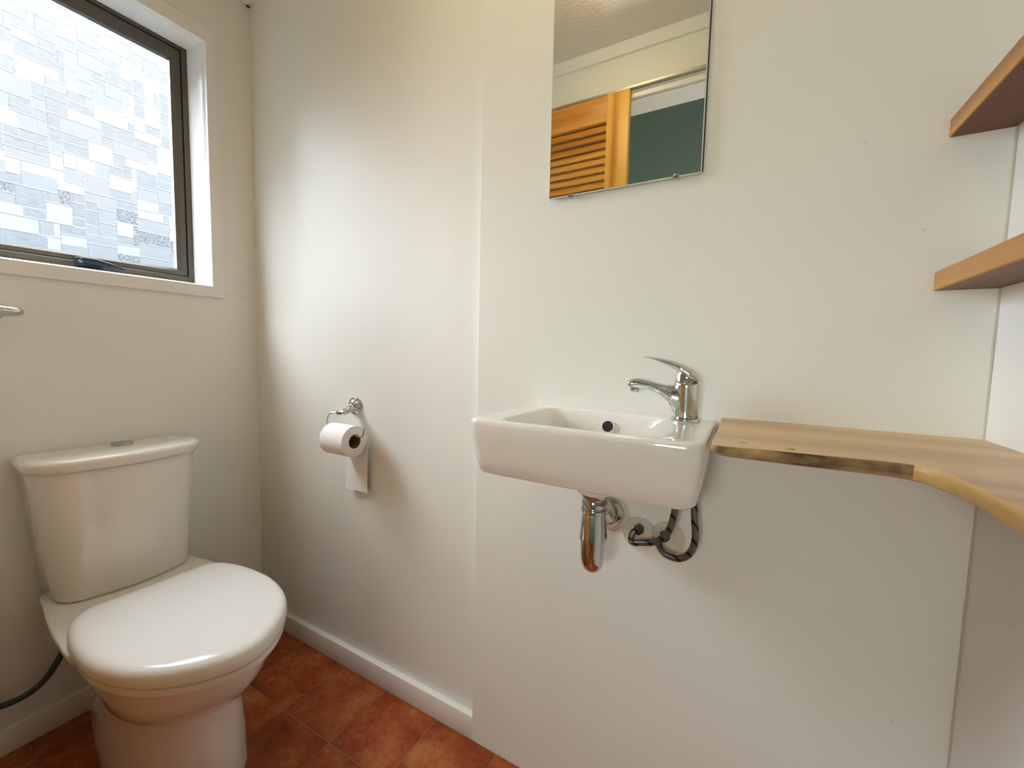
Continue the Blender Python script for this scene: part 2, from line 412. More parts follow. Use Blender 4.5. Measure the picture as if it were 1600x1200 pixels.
# hallway behind the camera
struct(obj('wall_hall', box((-.2, -1.95, 0), (3.2, -1.85, 2.75)), 'teal', smooth=False))
struct(obj('wall_hall_end', box((3.1, -1.85, 0), (3.2, BY, 2.75)), 'wall', smooth=False))
struct(obj('wall_hall_start', box((-.2, -1.85, 0), (-.13, BY-.1, 2.75)), 'wall', smooth=False))
bm = bmesh.new(); add_box(bm, (RW+.1, BY-.1, 0), (3.1, BY, 2.75)); add_box(bm, (-.13, BY-.1, CZ+.05), (RW+.1, BY, 2.75))
struct(obj('wall_hall_side', bm, 'wall', smooth=False))
struct(obj('ceiling_hall', box((-.2, -1.95, 2.75), (3.2, BY, 2.8)), 'ceiling', smooth=False))

# ------------------------------------------------------------------ the window
win = struct(empty('window_1', (-.05, -.45, 1.25)), 'dark bronze aluminium window with patterned privacy glass and white timber surround')
ty0, ty1, tz0, tz1 = -.798, -.114, 1.2165, 2.0877
iy0, iy1, iz0, iz1 = -.765, -.147, 1.2536, 2.041
bm = bmesh.new()
def framebm(bm, x0, x1, o, i, bev=.0012):
    (a0, a1, b0, b1), (c0, c1, d0, d1) = o, i
    add_box(bm, (x0, a0, b0), (x1, c0, b1), bev, 1); add_box(bm, (x0, c1, b0), (x1, a1, b1), bev, 1)
    add_box(bm, (x0, c0, b0), (x1, c1, d0), bev, 1); add_box(bm, (x0, c0, d1), (x1, c1, b1), bev, 1)
framebm(bm, 0.0, .0105, (ty0, ty1, tz0, tz1), (iy0, iy1, iz0, iz1))
obj('architrave', bm, 'trim', win, smooth=False)
# tapered jamb lining from the room face back to the frame
bm = bmesh.new()
def ringyz(x, y0, y1, z0, z1): return [(x, y0, z0), (x, y1, z0), (x, y1, z1), (x, y0, z1)]
A = [ringyz(.004, iy0-.003, iy1+.003, iz0-.003, iz1+.003), ringyz(-.004, iy0+.001, iy1-.001, iz0+.001, iz1-.001),
     ringyz(-.0105, iy0+.003, iy1-.004, iz0+.003, iz1-.001), ringyz(-.088, -.754, -.158, 1.2680, 2.0385),
     ringyz(-.088, WY0, WY1, WZ0, WZ1), ringyz(.003, WY0, WY1, WZ0, WZ1)]
loft(bm, A + [A[0]], False, False)
obj('jamb_lining', bm, 'trim', win, smooth=False)
bm = bmesh.new(); framebm(bm, -.125, -.088, (-.768, -.144, 1.254, 2.052), (-.742, -.1735, 1.287, 2.028), .001)
obj('window_frame', bm, 'bronze', win, smooth=False)
bm = bmesh.new(); framebm(bm, -.112, -.099, (-.744, -.1715, 1.285, 2.030), (-.739, -.1765, 1.291, 2.024), 0)
obj('sash_gap_dark', bm, 'gap', win, smooth=False)  # near-black strip painting the shade in the gap between frame and sash
# sash with sloping inner bead
bm = bmesh.new()
def sashring(x, d): return ringyz(x, -.740+d, -.1755-d, 1.289+d*.75, 2.026-d*1.3)
Rr = [sashring(-.118, 0), sashring(-.094, 0), sashring(-.0915, .002), sashring(-.0925, .017), sashring(-.099, .028), sashring(-.118, .028)]
loft(bm, Rr + [Rr[0]], False, False)
sash = obj('sash', bm, 'bronze', win, smooth=False)
rg = random.Random(11)
GU = .0135; GY0, GY1, GZ0, GZ1 = -.719, -.1965, 1.303, 1.996
ny, nz_c = int(math.ceil((GY1-GY0)/GU)), int(math.ceil((GZ1-GZ0)/GU))
used = [[False]*nz_c for _ in range(ny)]
bm = bmesh.new()
def gface(x, a, b, c, d, mi):
    if b - a < 1e-6 or d - c < 1e-6: return
    f = bm.faces.new([bm.verts.new((x, *q)) for q in ((a, c), (b, c), (b, d), (a, d))]); f.material_index = mi
for kz in range(nz_c):
    for ky in range(ny):
        if used[ky][kz]: continue
        w_, h_ = rg.choice(((4, 2), (5, 2), (3, 3), (4, 3), (6, 2), (3, 2), (2, 2), (5, 3), (4, 4), (2, 3), (6, 3)))
        w_ = min(w_, ny-ky); h_ = min(h_, nz_c-kz)
        ww = 0
        while ww < w_ and not used[ky+ww][kz]: ww += 1
        w_ = ww
        for a in range(w_):
            for b in range(h_): used[ky+a][kz+b] = True
        a0, a1 = GY0 + ky*GU, min(GY0 + (ky+w_)*GU, GY1); c0, c1 = GZ0 + kz*GU, min(GZ0 + (kz+h_)*GU, GZ1)
        j_ = .0022 if rg.random() < .7 else .001
        dk = .0015 if rg.random() < .7 else .0005
        X = -.106
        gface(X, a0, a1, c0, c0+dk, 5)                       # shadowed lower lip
        gface(X, a0, a1, c0+dk, c0+dk+.0022, 4)              # bright ridge
        gface(X, a0, a0+j_, c0+dk+.0022, c1, 6)              # stippled upright joint
        gface(X, a0+j_, a0+j_+.0005, c0+dk+.0022, c1, 5 if rg.random() < .3 else 4)
        r_ = rg.random(); mi = 0 if r_ < .22 else 1 if r_ < .55 else 2 if (r_ < .86 or kz > 13) else 3
        gface(X, a0+j_+.0005, a1, c0+dk+.0022, c1, mi)
gface(-.110, GY0, GY1, GZ0, GZ1, 7)
obj('glass_pane', bm, GL, win, smooth=False)
# latch
bm = bmesh.new()
add_box(bm, (-.0915, -.455, 1.272), (-.074, -.395, 1.297), .004, 3)
lt = obj('window_latch', bm, 'black', win)
bm = bmesh.new()
add_tube(bm, [(-.075, -.440, 1.290), (-.069, -.418, 1.288), (-.067, -.39, 1.284), (-.067, -.352, 1.278)], [.0085, .010, .008, .0035], 12, [.006, .006, .005, .003], roundcap=True)
h_ = obj('latch_handle', bm, 'black', lt)
bm = bmesh.new(); add_lathe(bm, (-.0735, -.446, 1.286), (1, 0, 0), [(.0005, 0), (.0055, 0), (.005, .0015), (.0005, .002)], 20)
h_ = obj('latch_screw', bm, 'satin', lt)

# ------------------------------------------------------------------ lamps
lamp = tag(empty('ceiling_light', (1.13, -.46, CZ)), 'round opal ceiling light fixed to the stippled ceiling', 'lamp')
bm = bmesh.new(); add_lathe(bm, (1.13, -.46, CZ), (0, 0, -1), [(.001, 0), (.11, 0), (.11, .018), (.10, .02), (.001, .02)]); obj('lamp_base', bm, 'satin', lamp)
bm = bmesh.new(); add_lathe(bm, (1.13, -.46, CZ-.02), (0, 0, -1), [(.1, 0), (.1, .012), (.09, .028), (.065, .04), (.03, .046), (.001, .048)])
obj('lamp_shade', bm, emit('warm_opal_glow', (1, .78, .42), 4.5), lamp)
fill_lamp = tag(empty('hall_fill_lamp', (1.5, -1.6, 0)), 'unseen opal globe lamp added in the hallway as fill light', 'lamp')  # added behind the camera to throw fill light through the doorway
bm = bmesh.new(); add_lathe(bm, (1.5, -1.6, 0), (0, 0, 1), [(.001, 0), (.13, 0), (.13, .012), (.12, .018), (.001, .02)]); obj('base', bm, 'black', fill_lamp)
bm = bmesh.new(); add_tube(bm, [(1.5, -1.6, .015), (1.5, -1.6, .985)], .010, 16); obj('pole', bm, 'black', fill_lamp)
bm = bmesh.new(); add_lathe(bm, (1.5, -1.6, 1.10), (0, 0, -1), [(.12*math.sin(PI*k/16)+.0001, .12*math.cos(PI*k/16)*-1) for k in range(17)], 24)
obj('globe_shade', bm, emit('hall_fill_glow', (1, .95, .90), 8.0), fill_lamp)

# ================================================================== TOILET
TC = -.437
toi = tag(empty('toilet', (.38, TC, 0)), 'white close-coupled ceramic toilet standing under the window with its lid down', 'toilet')
# pan
def cring(z, pts, sub=6): return scurve(pts, z, TC, sub)
rim = [(.07, .0), (.07, .09), (.078, .125), (.12, .150), (.20, .170), (.32, .180), (.44, .182), (.55, .168), (.63, .135), (.69, .082), (.722, .03), (.7265, 0)]
def morph(a, b, t): return [(x0+(x1-x0)*t, w0+(w1-w0)*t) for (x0, w0), (x1, w1) in zip(a, b)]
neck = [(.11, .0), (.11, .045), (.115, .058), (.15, .072), (.21, .092), (.30, .116), (.39, .136), (.49, .136), (.565, .110), (.615, .066), (.640, .025), (.644, 0)]
ped1 = [(.12, .0), (.12, .04), (.125, .052), (.16, .066), (.21, .084), (.29, .104), (.37, .112), (.45, .108), (.505, .090), (.545, .060), (.562, .024), (.565, 0)]
ped2 = [(.10, .0), (.10, .06), (.105, .075), (.14, .092), (.20, .108), (.29, .122), (.38, .124), (.46, .114), (.52, .096), (.566, .060), (.590, .024), (.594, 0)]
ped3 = [(.10, .0), (.10, .05), (.105, .068), (.14, .084), (.20, .102), (.29, .118), (.38, .122), (.46, .114), (.525, .097), (.572, .062), (.598, .025), (.602, 0)]
def morph(a, b, t): return [(x0+(x1-x0)*t, w0+(w1-w0)*t) for (x0, w0), (x1, w1) in zip(a, b)]
deck = [(.02, .0), (.02, .11), (.028, .146), (.10, .1585), (.18, .170), (.26, .1785), (.33, .1825), (.385, .1835), (.40, .16), (.40, .12), (.40, .05), (.40, 0)]
bm = bmesh.new()
rim_ = shrink(rim, .017)
R_ = [cring(.3705, shrink(rim_, .006)), cring(.3695, shrink(rim_, .002)), cring(.366, rim_), cring(.352, shrink(rim_, .002)),
      cring(.335, shrink(rim_, .007)), cring(.31, morph(rim_, neck, .28)), cring(.285, morph(rim_, neck, .60)), cring(.262, morph(rim, neck, .92)),
      cring(.248, morph(neck, ped1, .22)), cring(.238, morph(neck, ped1, .65)), cring(.226, morph(neck, ped1, .93)), cring(.20, ped1), cring(.15, morph(ped1, ped2, .5)), cring(.09, ped2), cring(.045, morph(ped2, ped3, .5)), cring(0, ped3)]
loft(bm, R_)
loft(bm, [cring(.322, shrink(deck, .040)), cring(.345, shrink(deck, .016)), cring(.362, shrink(deck, .005)), cring(.376, shrink(deck, .001)), cring(.386, deck), cring(.3895, shrink(deck, .0015)), cring(.3912, shrink(deck, .005)), cring(.3915, shrink(deck, .012))])
pan = obj('pan', bm, 'ceramic', toi, angle=60)
# raised shelf the cistern stands on
# seat and lid
lid = [(.268, .0), (.268, .105), (.273, .134), (.305, .160), (.36, .177), (.43, .1855), (.51, .184), (.59, .165), (.655, .130), (.706, .080), (.733, .03), (.7375, 0)]
bm = bmesh.new()
s_ = shrink(lid, .005)
loft(bm, [cring(.3712, shrink(s_, .002)), cring(.3720, shrink(s_, .0005)), cring(.374, s_), cring(.387, s_), cring(.3892, shrink(s_, .003))])
obj('seat', bm, 'plastic', toi, angle=50)
bm = bmesh.new()
loft(bm, [cring(.3912, shrink(lid, .004)), cring(.3922, shrink(lid, .001)), cring(.396, lid), cring(.410, lid), cring(.4170, shrink(lid, .0022)), cring(.4225, shrink(lid, .0065)), cring(.4260, shrink(lid, .012)),
          cring(.4283, shrink(lid, .020)), cring(.4300, shrink(lid, .036)), cring(.4312, shrink(lid, .07)), cring(.4318, shrink(lid, .12))])
obj('lid', bm, 'plastic', toi, angle=60)
for s in (-1, 1):
    bm = bmesh.new()
    add_box(bm, (.240, TC+s*.075-.020, .3905), (.2685, TC+s*.075+.020, .402), .0045, 3)
    obj('hinge', bm, 'plastic', toi)
# cistern: tapering tank with big front corners
CY = -.433
def tank(z, hw, xf, xb=.006, bow=.014, rf=.060, n=12, rb=.016):
    # outline: back straight, sides, generous front corners, bowed front
    pts = []
    pts.append(Vector((xb, CY-hw+rb, z))); pts.append(Vector((xb+rb*.3, CY-hw+rb*.3, z))); pts.append(Vector((xb+rb, CY-hw, z)))
    for k in range(n+1):
        a = PI/2*k/n; pts.append(Vector((xf-rf+rf*math.sin(a), CY-hw+rf-rf*math.cos(a), z)))
    for k in range(1, n):
        t = k/n; pts.append(Vector((xf + bow*math.sin(PI*t), CY-hw+rf + (2*hw-2*rf)*t, z)))
    for k in range(n+1):
        a = PI/2*k/n; pts.append(Vector((xf-rf+rf*math.cos(a), CY+hw-rf+rf*math.sin(a), z)))
    pts.append(Vector((xb+rb, CY+hw, z))); pts.append(Vector((xb+rb*.3, CY+hw-rb*.3, z))); pts.append(Vector((xb, CY+hw-rb, z)))
    return pts
bm = bmesh.new()
loft(bm, [tank(.3918, .134, .160, rf=.055), tank(.3935, .140, .1645, rf=.058), tank(.401, .145, .168, rf=.062), tank(.45, .151, .1695, rf=.07), tank(.55, .160, .171, rf=.082), tank(.65, .1675, .172, rf=.086), tank(.729, .174, .173, rf=.088)])
obj('cistern', bm, 'ceramic', toi, angle=60)
bm = bmesh.new()
loft(bm, [tank(.7305, .1765, .177, .004, rf=.088), tank(.732, .180, .181, .004, rf=.09), tank(.738, .185, .184, .004, rf=.092), tank(.750, .187, .1855, .004, rf=.092), tank(.757, .186, .1845, .005, rf=.091),
          tank(.7612, .181, .181, .007, rf=.089), tank(.7632, .177, .176, .010, rf=.085), tank(.7640, .170, .168, .014, rf=.078), tank(.7645, .14, .14, .03, rf=.05)])
cl = obj('cistern_lid', bm, 'ceramic', toi, angle=60)
bm = bmesh.new()
add_lathe(bm, (.060, -.416, .7635), (0, 0, 1), [(.001, 0), (.0235, 0), (.0235, .0045), (.0220, .0068), (.0205, .0068), (.0200, .0050), (.001, .0058)], 40)
obj('flush_button', bm, 'button', cl)

# water supply hose curving along the wall beside the toilet
bm = bmesh.new()
add_tube(bm, smooth_path([(.024, -.49, .335), (.030, -.528, .275), (.042, -.560, .205), (.046, -.600, .158), (.048, -.65, .149), (.046, -.71, .17), (.04, -.76, .215), (.03, -.79, .26)], 8), .0075, 14)
add_tube(bm, [(.030, -.789, .258), (.027, -.797, .285)], .010, 6)
add_tube(bm, [(.0, -.800, .288), (.036, -.800, .288)], .010, 14)
tag(obj('water_supply_hose', bm, 'rubber'), 'dark flexible water hose looping along the wall left of the toilet', 'hose')

# chrome towel rail on the window wall
rail = tag(empty('towel_rail', (0, -.72, 1.125)), 'curved chrome rail end under the window at the left edge', 'towel rail')
bm = bmesh.new()
add_tube(bm, smooth_path([(.012, -.85, 1.125), (.055, -.852, 1.125), (.078, -.835, 1.125), (.082, -.80, 1.125), (.082, -.66, 1.125), (.081, -.628, 1.124), (.073, -.603, 1.123), (.055, -.594, 1.122), (.030, -.612, 1.121), (.012, -.63, 1.121)], 8), .0095, 20)
obj('bar', bm, 'chrome', rail)
for y, z in ((-.85, 1.125), (-.63, 1.121)):
    bm = bmesh.new(); add_lathe(bm, (0, y, z), (1, 0, 0), [(.001, 0), (.022, 0), (.022, .006), (.018, .010), (.001, .010)]); obj('wall_rosette', bm, 'chrome', rail)

# ================================================================== TOILET ROLL
th = tag(empty('toilet_roll_holder', (.5403, 0, .873)), 'small chrome wall bracket and wire arm holding the toilet roll', 'toilet roll holder')
bm = bmesh.new(); add_lathe(bm, (.5403, 0, .873), (0, -1, 0), [(.001, 0), (.0285, 0), (.0285, .004), (.0265, .0065), (.021, .008), (.019, .012), (.014, .018), (.001, .02)])
obj('rosette', bm, 'satin', th)
bm = bmesh.new()
add_tube(bm, smooth_path([(.5403, -.006, .872), (.540, -.022, .867), (.538, -.036, .860), (.534, -.048, .856)], 6), [.013, .012, .011, .009], 16, [.015, .013, .011, .009], roundcap=True)
add_tube(bm, [(.520, -.050, .8555), (.548, -.050, .8565)], .0075, 16, roundcap=True)
obj('bracket', bm, 'satin', th)
bm = bmesh.new(); add_tube(bm, [(.541, -.0575, .858), (.541, -.0605, .858)], .0028, 12); obj('grub_screw', bm, 'gap', th)
ROLLC = Vector((.5585, -.062, .778)); RR, RL = .0465, .101
bm = bmesh.new()
wz = ROLLC.z + .0165
add_tube(bm, smooth_path([(.530, -.052, .8555), (.512, -.056, .855), (.500, -.060, .8525), (.492, -.063, .845), (.4885, -.064, .83), (.488, -.064, .812), (.489, -.064, wz+.004), (.495, -.064, wz), (.53, -.064, wz), (.60, -.063, wz), (.632, -.062, wz+.0005), (.642, -.062, wz+.004), (.6465, -.062, wz+.013), (.649, -.062, wz+.026)], 6), .0025, 12, roundcap=True)
obj('wire_arm', bm, 'satin', th)
tr_ = tag(empty('toilet_roll', ROLLC), 'white toilet paper roll with one loose sheet hanging down', 'toilet roll')
bm = bmesh.new()
x0, x1 = ROLLC.x-RL/2, ROLLC.x+RL/2
def ringx(x, r, n=56, wob=0): return [Vector((x, ROLLC.y + (r+random.uniform(-wob, wob))*math.cos(2*PI*k/n), ROLLC.z + (r+random.uniform(-wob, wob))*math.sin(2*PI*k/n))) for k in range(n)]
rings = [ringx(x0, .0215), ringx(x0, RR-.002), ringx(x0+.001, RR)] + [ringx(x0+RL*k/8, RR, wob=.0002) for k in range(1, 8)] + [ringx(x1-.001, RR), ringx(x1, RR-.0015), ringx(x1, .0215), ]
loft(bm, rings + [rings[0]], False, False)
obj('paper', bm, 'paper', tr_, angle=50)
bm = bmesh.new(); rings = [ringx(x0+.0005, .0213), ringx(x1-.0005, .0213), ringx(x1-.0005, .0200), ringx(x0+.0005, .0200)]
loft(bm, rings + [rings[0]], False, False); obj('cardboard_core', bm, 'card', tr_, angle=50)
bm = bmesh.new()
rows = []
zz = [ROLLC.z, .745, .71, .67, .635, .607]
for i, z in enumerate(zz):
    row = []
    for k in range(9):
        t = k/8; x = x0+.001 + (RL-.002)*t
        row.append(Vector((x + .0015*math.sin(i*1.3)*(i/5), ROLLC.y + RR + .0003 - .0008*(i/5) + .0014*math.sin(t*PI*2+.6*i)*(i/5), z - .001*math.cos(t*6)*(i/5))))
    rows.append(row)
loft(bm, [r + [q + Vector((0, .0006, 0)) for q in r[::-1]] for r in rows])
obj('loose_sheet', bm, 'paper', tr_, angle=40)

# ================================================================== MIRROR
mir = tag(empty('wall_mirror', (1.357, -PN, 1.39)), 'rectangular frameless mirror held by metal clips on the wall above the basin', 'mirror')
MX0, MX1, MZ0, MZ1 = 1.2025, 1.5121, 1.3915, 1.84
bm = bmesh.new(); add_box(bm, (MX0+.004, -PN-.004, MZ0+.003), (MX1+.002, -PN, MZ1+.003)); obj('backing_board', bm, 'backing', mir, smooth=False)
gm = obj('mirror_body', box((MX0, -PN-.0095, MZ0-.001), (MX1, -PN-.004, MZ1+.001), .0012, 2), 'mirror_edge', mir)
bm = bmesh.new(); add_box(bm, (MX0+.0018, -PN-.0102, MZ0+.0008), (MX1-.0018, -PN-.0094, MZ1-.0008)); obj('mirror_face', bm, 'mirror', mir, smooth=False)
for x, z in ((1.2535, MZ0), (1.4675, MZ0), (1.2535, MZ1), (1.4675, MZ1)):
    s = 1 if z == MZ0 else -1
    bm = bmesh.new()
    add_box(bm, (x-.005, -PN-.0122, min(z-.004*s, z+.0035*s)), (x+.005, -PN-.0105, max(z-.004*s, z+.0035*s)), .0006, 2)
    add_box(bm, (x-.005, -PN-.0122, min(z-.0045*s, z-.0020*s)), (x+.005, -PN, max(z-.0045*s, z-.0020*s)), .0006, 1)
    obj('clip', bm, 'satin', mir)

# ================================================================== BASIN
bas = tag(empty('wash_basin', (1.365, -PN, .88)), 'small rectangular white ceramic basin hung on the wall under the mirror', 'wash basin')
BX0, BX1, BYF, BYB, BZ, BB = 1.168, 1.563, -.287, -PN, .9325, .829
bm = bmesh.new()
def outer(z, d, t=0, r=.026):
    # t: taper towards the bottom
    x0, x1, yf = BX0+d+.010*t, BX1-d-.012*t, BYF+d+.020*t
    return rpoly([(x0, yf), (x1, yf), (x1, BYB), (x0, BYB)], [r, r, .003, .003], z)
def inner(z, d, r, slope=0):
    x0, x1, yf, yb = BX0+.062+d+slope*.9, 1.478-d-slope*1.0, BYF+.017+d+slope*.35, BYB-.034-d-slope*.4
    return rpoly([(x0, yf), (x1-.012, yf), (x1, yb), (x0+.004, yb)], r, z)
R_ = [outer(BB+.004, .012, 1, .02), outer(BB, .010, 1, .02), outer(BB+.0012, .004, 1, .024), outer(BB+.006, .0, .97), outer(.86, 0, .6), outer(.90, 0, .22), outer(.922, 0, .05), outer(.928, .001, .02), outer(.9311, .0035, 0), outer(BZ, .008, 0, .022),
      inner(BZ, -.004, .024), inner(BZ-.0008, -.001, .026), inner(BZ-.003, .0015, .028), inner(BZ-.010, .003, .03), inner(.90, .004, .034, .010), inner(.872, .006, .036, .022), inner(.856, .012, .04, .032), inner(.850, .022, .04, .042), inner(.847, .04, .035, .05)]
loft(bm, R_)
add_lathe(bm, (1.3705, -.150, 0), (0, 0, 1), [(.001, .7915), (.028, .7920), (.0320, .7945), (.0340, .800), (.0350, .832), (.001, .832)], 44)
obj('bowl', bm, 'ceramic', bas, angle=70)
# overflow in the rear inner wall; a black disc paints the hole's darkness
oc = Vector((1.3655, BYB-.0455, .9050))
bm = bmesh.new(); add_lathe(bm, oc, (0, -1, .30), [(.0001, -.004), (.0110, -.004), (.0114, .0004), (.0124, .0008), (.0140, .0002), (.0140, -.004)], 32)
ov = obj('overflow_ring', bm, 'ceramic', bas)
bm = bmesh.new(); add_lathe(bm, oc + Vector((0, -.0005, 0)), (0, -1, .30), [(.0001, 0), (.0112, 0), (.0001, .0001)], 32)
obj('overflow_dark_disc', bm, 'gap', ov, smooth=False)
bm = bmesh.new(); add_lathe(bm, (1.352, -.15, .8465), (0, 0, 1), [(.001, .001), (.014, .001), (.016, .0022), (.030, .002), (.032, .0005), (.032, -.001)], 36)
obj('waste_ring', bm, 'chrome', bas)

# mixer tap: blended chrome casting
TXc, TYc, TZc = 1.512, -.070, BZ
tap = tag(empty('mixer_tap', (TXc, TYc, TZc)), 'chrome single lever mixer tap standing on the right end of the basin', 'tap')
bm = bmesh.new(); add_lathe(bm, (TXc, TYc, TZc), (0, 0, 1), [(.001, 0), (.0255, 0), (.0262, .0015), (.0255, .005), (.0235, .006), (.001, .006)], 48)
obj('base_ring', bm, 'chrome', tap)
def blended(name, bm, parent, vox=.0011, it=6):
    o = obj(name, bm, 'chrome', parent, angle=180)
    r = o.modifiers.new('blend', 'REMESH'); r.mode = 'VOXEL'; r.voxel_size = vox; r.use_smooth_shade = True
    s = o.modifiers.new('soften', 'SMOOTH'); s.iterations = it; s.factor = .6
    return o
bm = bmesh.new()
b0 = Vector((1.512, -.070, .9375))
def pairloft(bm, top_, bot_, ws, n=32):
    rings = []
    m_ = len(top_)
    for (t, b, w) in zip(top_, bot_, ws):
        t = Vector(t); b = Vector(b); c = (t+b)/2; h = (t-b)/2
        rings.append([b0 + c + h*math.cos(2*PI*k/n) + Vector((0, w*math.sin(2*PI*k/n), 0)) for k in range(n)])
    loft(bm, rings)
add_lathe(bm, b0, (0, 0, 1), [(.001, .001), (.0222, .001), (.0220, .012), (.0216, .03), (.0215, .060), (.0208, .064), (.016, .067), (.001, .067)], 44)
pairloft(bm, [(.004, 0, .0630), (-.0130, -.001, .0625), (-.0238, -.004, .0602), (-.034, -.008, .0592), (-.0475, -.012, .0620), (-.0678, -.016, .0672), (-.0848, -.02, .0706), (-.0950, -.0235, .0692), (-.1010, -.025, .0650), (-.1035, -.0255, .0600)],
         [(.004, 0, .0020), (-.0165, -.001, .0030), (-.0232, -.003, .0110), (-.0300, -.006, .0265), (-.0440, -.011, .0405), (-.0650, -.016, .0490), (-.0815, -.02, .0500), (-.0945, -.0235, .0510), (-.1005, -.025, .0540), (-.1030, -.0255, .0580)],
         [.0200, .0190, .0170, .0150, .0130, .0118, .0116, .0105, .0070, .0022])
blended('body', bm, tap, .001, 8)
bm = bmesh.new()
# aerator under the nose
nz_ = b0+Vector((-.0895, -.0215, .0500))
add_lathe(bm, nz_, (-.25, -.05, -1), [(.001, -.004), (.0085, -.004), (.0088, .004), (.0080, .0055), (.0068, .0055), (.001, .004)], 28)
obj('aerator', bm, 'chrome', tap)
# cartridge dome
bm = bmesh.new()
add_lathe(bm, b0+Vector((-.0035, 0, .060)), (-.06, 0, 1), [(.0190, 0), (.0190, .006), (.0172, .012), (.0160, .020), (.0135, .0245), (.008, .027), (.001, .028)], 40)
obj('cartridge_dome', bm, 'chrome', tap)
# lever: hood over the dome sweeping forward into a thin blade
bm = bmesh.new()
pairloft(bm, [(.0222, .0, .0690), (.0212, -.0008, .0745), (.0178, -.0022, .0812), (.0087, -.0051, .0902), (-.0076, -.0077, .0989), (-.0273, -.0103, .1054), (-.0496, -.0129, .1096), (-.0690, -.0155, .1112), (-.0763, -.018, .1103)],
         [(.0200, .0, .0672), (.0150, -.0008, .0668), (.0100, -.0022, .0672), (.0020, -.0045, .0712), (-.0120, -.007, .0832), (-.0289, -.0100, .0930), (-.0480, -.0128, .1018), (-.0670, -.0155, .1085), (-.0760, -.018, .1090)],
         [.0090, .0165, .0200, .0212, .0198, .0165, .0125, .0085, .0040])
blended('lever', bm, tap, .0008, 4)
bm = bmesh.new(); add_tube(bm, [b0+Vector((.013, -.0165, .0735)), b0+Vector((.0142, -.0196, .0738))], .0026, 14); obj('indicator_dot', bm, 'gap', tap)

# bottle trap
PX, PY = 1.3705, -.150
trap = tag(empty('bottle_trap', (PX, PY, .64)), 'polished chrome bottle trap hanging under the basin', 'bottle trap')
bm = bmesh.new()
add_lathe(bm, (PX, PY, 0), (0, 0, 1), [(.001, .7918), (.0265, .7916), (.0260, .7880), (.0235, .7848), (.0215, .7835), (.001, .7835)], 44)
obj('waste_flange', bm, 'chrome', trap)
bm = bmesh.new()
pr = [(.001, .7840), (.0205, .7838), (.0205, .7815), (.0216, .7805), (.0205, .7795), (.0216, .7785), (.0205, .7775), (.0216, .7765), (.0205, .7750), (.0228, .7738), (.0230, .7675), (.0216, .7660), (.0212, .7635), (.0240, .7620), (.0242, .7570), (.0228, .7555), (.001, .7555)]
add_lathe(bm, (PX, PY, 0), (0, 0, 1), pr[::-1], 44); obj('collar_nut', bm, 'chrome', trap)
bm = bmesh.new()
add_lathe(bm, (PX, PY, 0), (0, 0, 1), [(.001, .640), (.008, .6408), (.0145, .6450), (.0195, .6535), (.0222, .666), (.0232, .682), (.0232, .7030), (.0262, .7045), (.0262, .709), (.0222, .7530), (.0215, .7560), (.001, .7560)], 52)
obj('trap_body', bm, 'chrome', trap, angle=30)
bm = bmesh.new()
add_tube(bm, smooth_path([(PX, PY+.012, .757), (PX+.001, PY+.030, .757), (PX+.002, PY+.050, .750), (PX+.001, PY+.080, .728), (PX, PY+.100, .716), (PX, -PN-.002, .713)], 6), .0170, 32); add_tube(bm, [(PX, PY+.014, .757), (PX, PY+.030, .757)], .0215, 36)
obj('outlet_pipe', bm, 'chrome', trap)
bm = bmesh.new(); add_lathe(bm, (PX, -PN-.0035, .713), (0, -1, 0), [(.0165, 0), (.0270, 0), (.0265, .008), (.0245, .018), (.021, .026), (.0165, .030)], 40)
obj('wall_rosette', bm, 'chrome', trap)
def plate(x, z, r, label, name='pipe_cover_plate', cut=None, t=.0035):
    bm = bmesh.new(); n = 60; rings = []
    for rr, h in ((r, 0), (r, t*.55), (r-.0012, t*.9), (r-.0022, t), (r-.005, t*.85), (.001, t*.8)):
        ring = []
        for k in range(n):
            a = 2*PI*k/n; px, pz = rr*math.cos(a), rr*math.sin(a)
            if cut is not None: px = (min(px, cut) if cut > 0 else max(px, cut))
            ring.append(Vector((x+px, -PN-h, z+pz)))
        rings.append(ring)
    loft(bm, rings)
    return tag(obj(name, bm, 'pvc', angle=40), label, 'cover plate', 'cream pipe cover plates under the basin')
plate(1.3685, .712, .0385, 'cream round wall plate behind the chrome trap outlet', t=.003)
plate(1.4300, .6790, .0345, 'cream round wall plate around the left hose connection', cut=.0270, t=.007)
plate(1.4850, .6830, .0335, 'cream round wall plate around the right hose connection', cut=-.0260, t=.007)
# braided hoses
def hose(name, pts, nut, label):
    e_ = tag(empty(name, nut), label, 'hose', 'braided hoses under the basin')
    bm = bmesh.new(); add_tube(bm, smooth_path(pts, 10), .0062, 18); obj('braided_tube', bm, 'braid', e_)
    n_ = Vector(nut)
    bm = bmesh.new(); add_tube(bm, [n_, n_+Vector((0, -.013, 0))], .0105, 6, cap=True); add_tube(bm, [n_+Vector((0, -.010, 0)), n_+Vector((0, -.020, -.001))], .0078, 18)
    obj('hex_nut', bm, mat(name+'_nut', (.13, .13, .12), .35, .9), e_, angle=30)
    return e_
y0 = -PN-.0031
hose('flexible_hose', [(1.505, -.078, .8285), (1.505, -.080, .79), (1.502, -.080, .755), (1.494, -.078, .722), (1.478, -.073, .697), (1.458, -.066, .684), (1.440, -.060, .677), (1.427, -.056, .672), (1.4205, -.052, .673), (1.4195, -.050, .682), (1.4225, -.047, .6905), (1.4275, -.044, .693), (1.4295, -.036, .6925)],
     (1.4300, y0, .692), 'braided hose looping left from under the basin to the left wall plate')
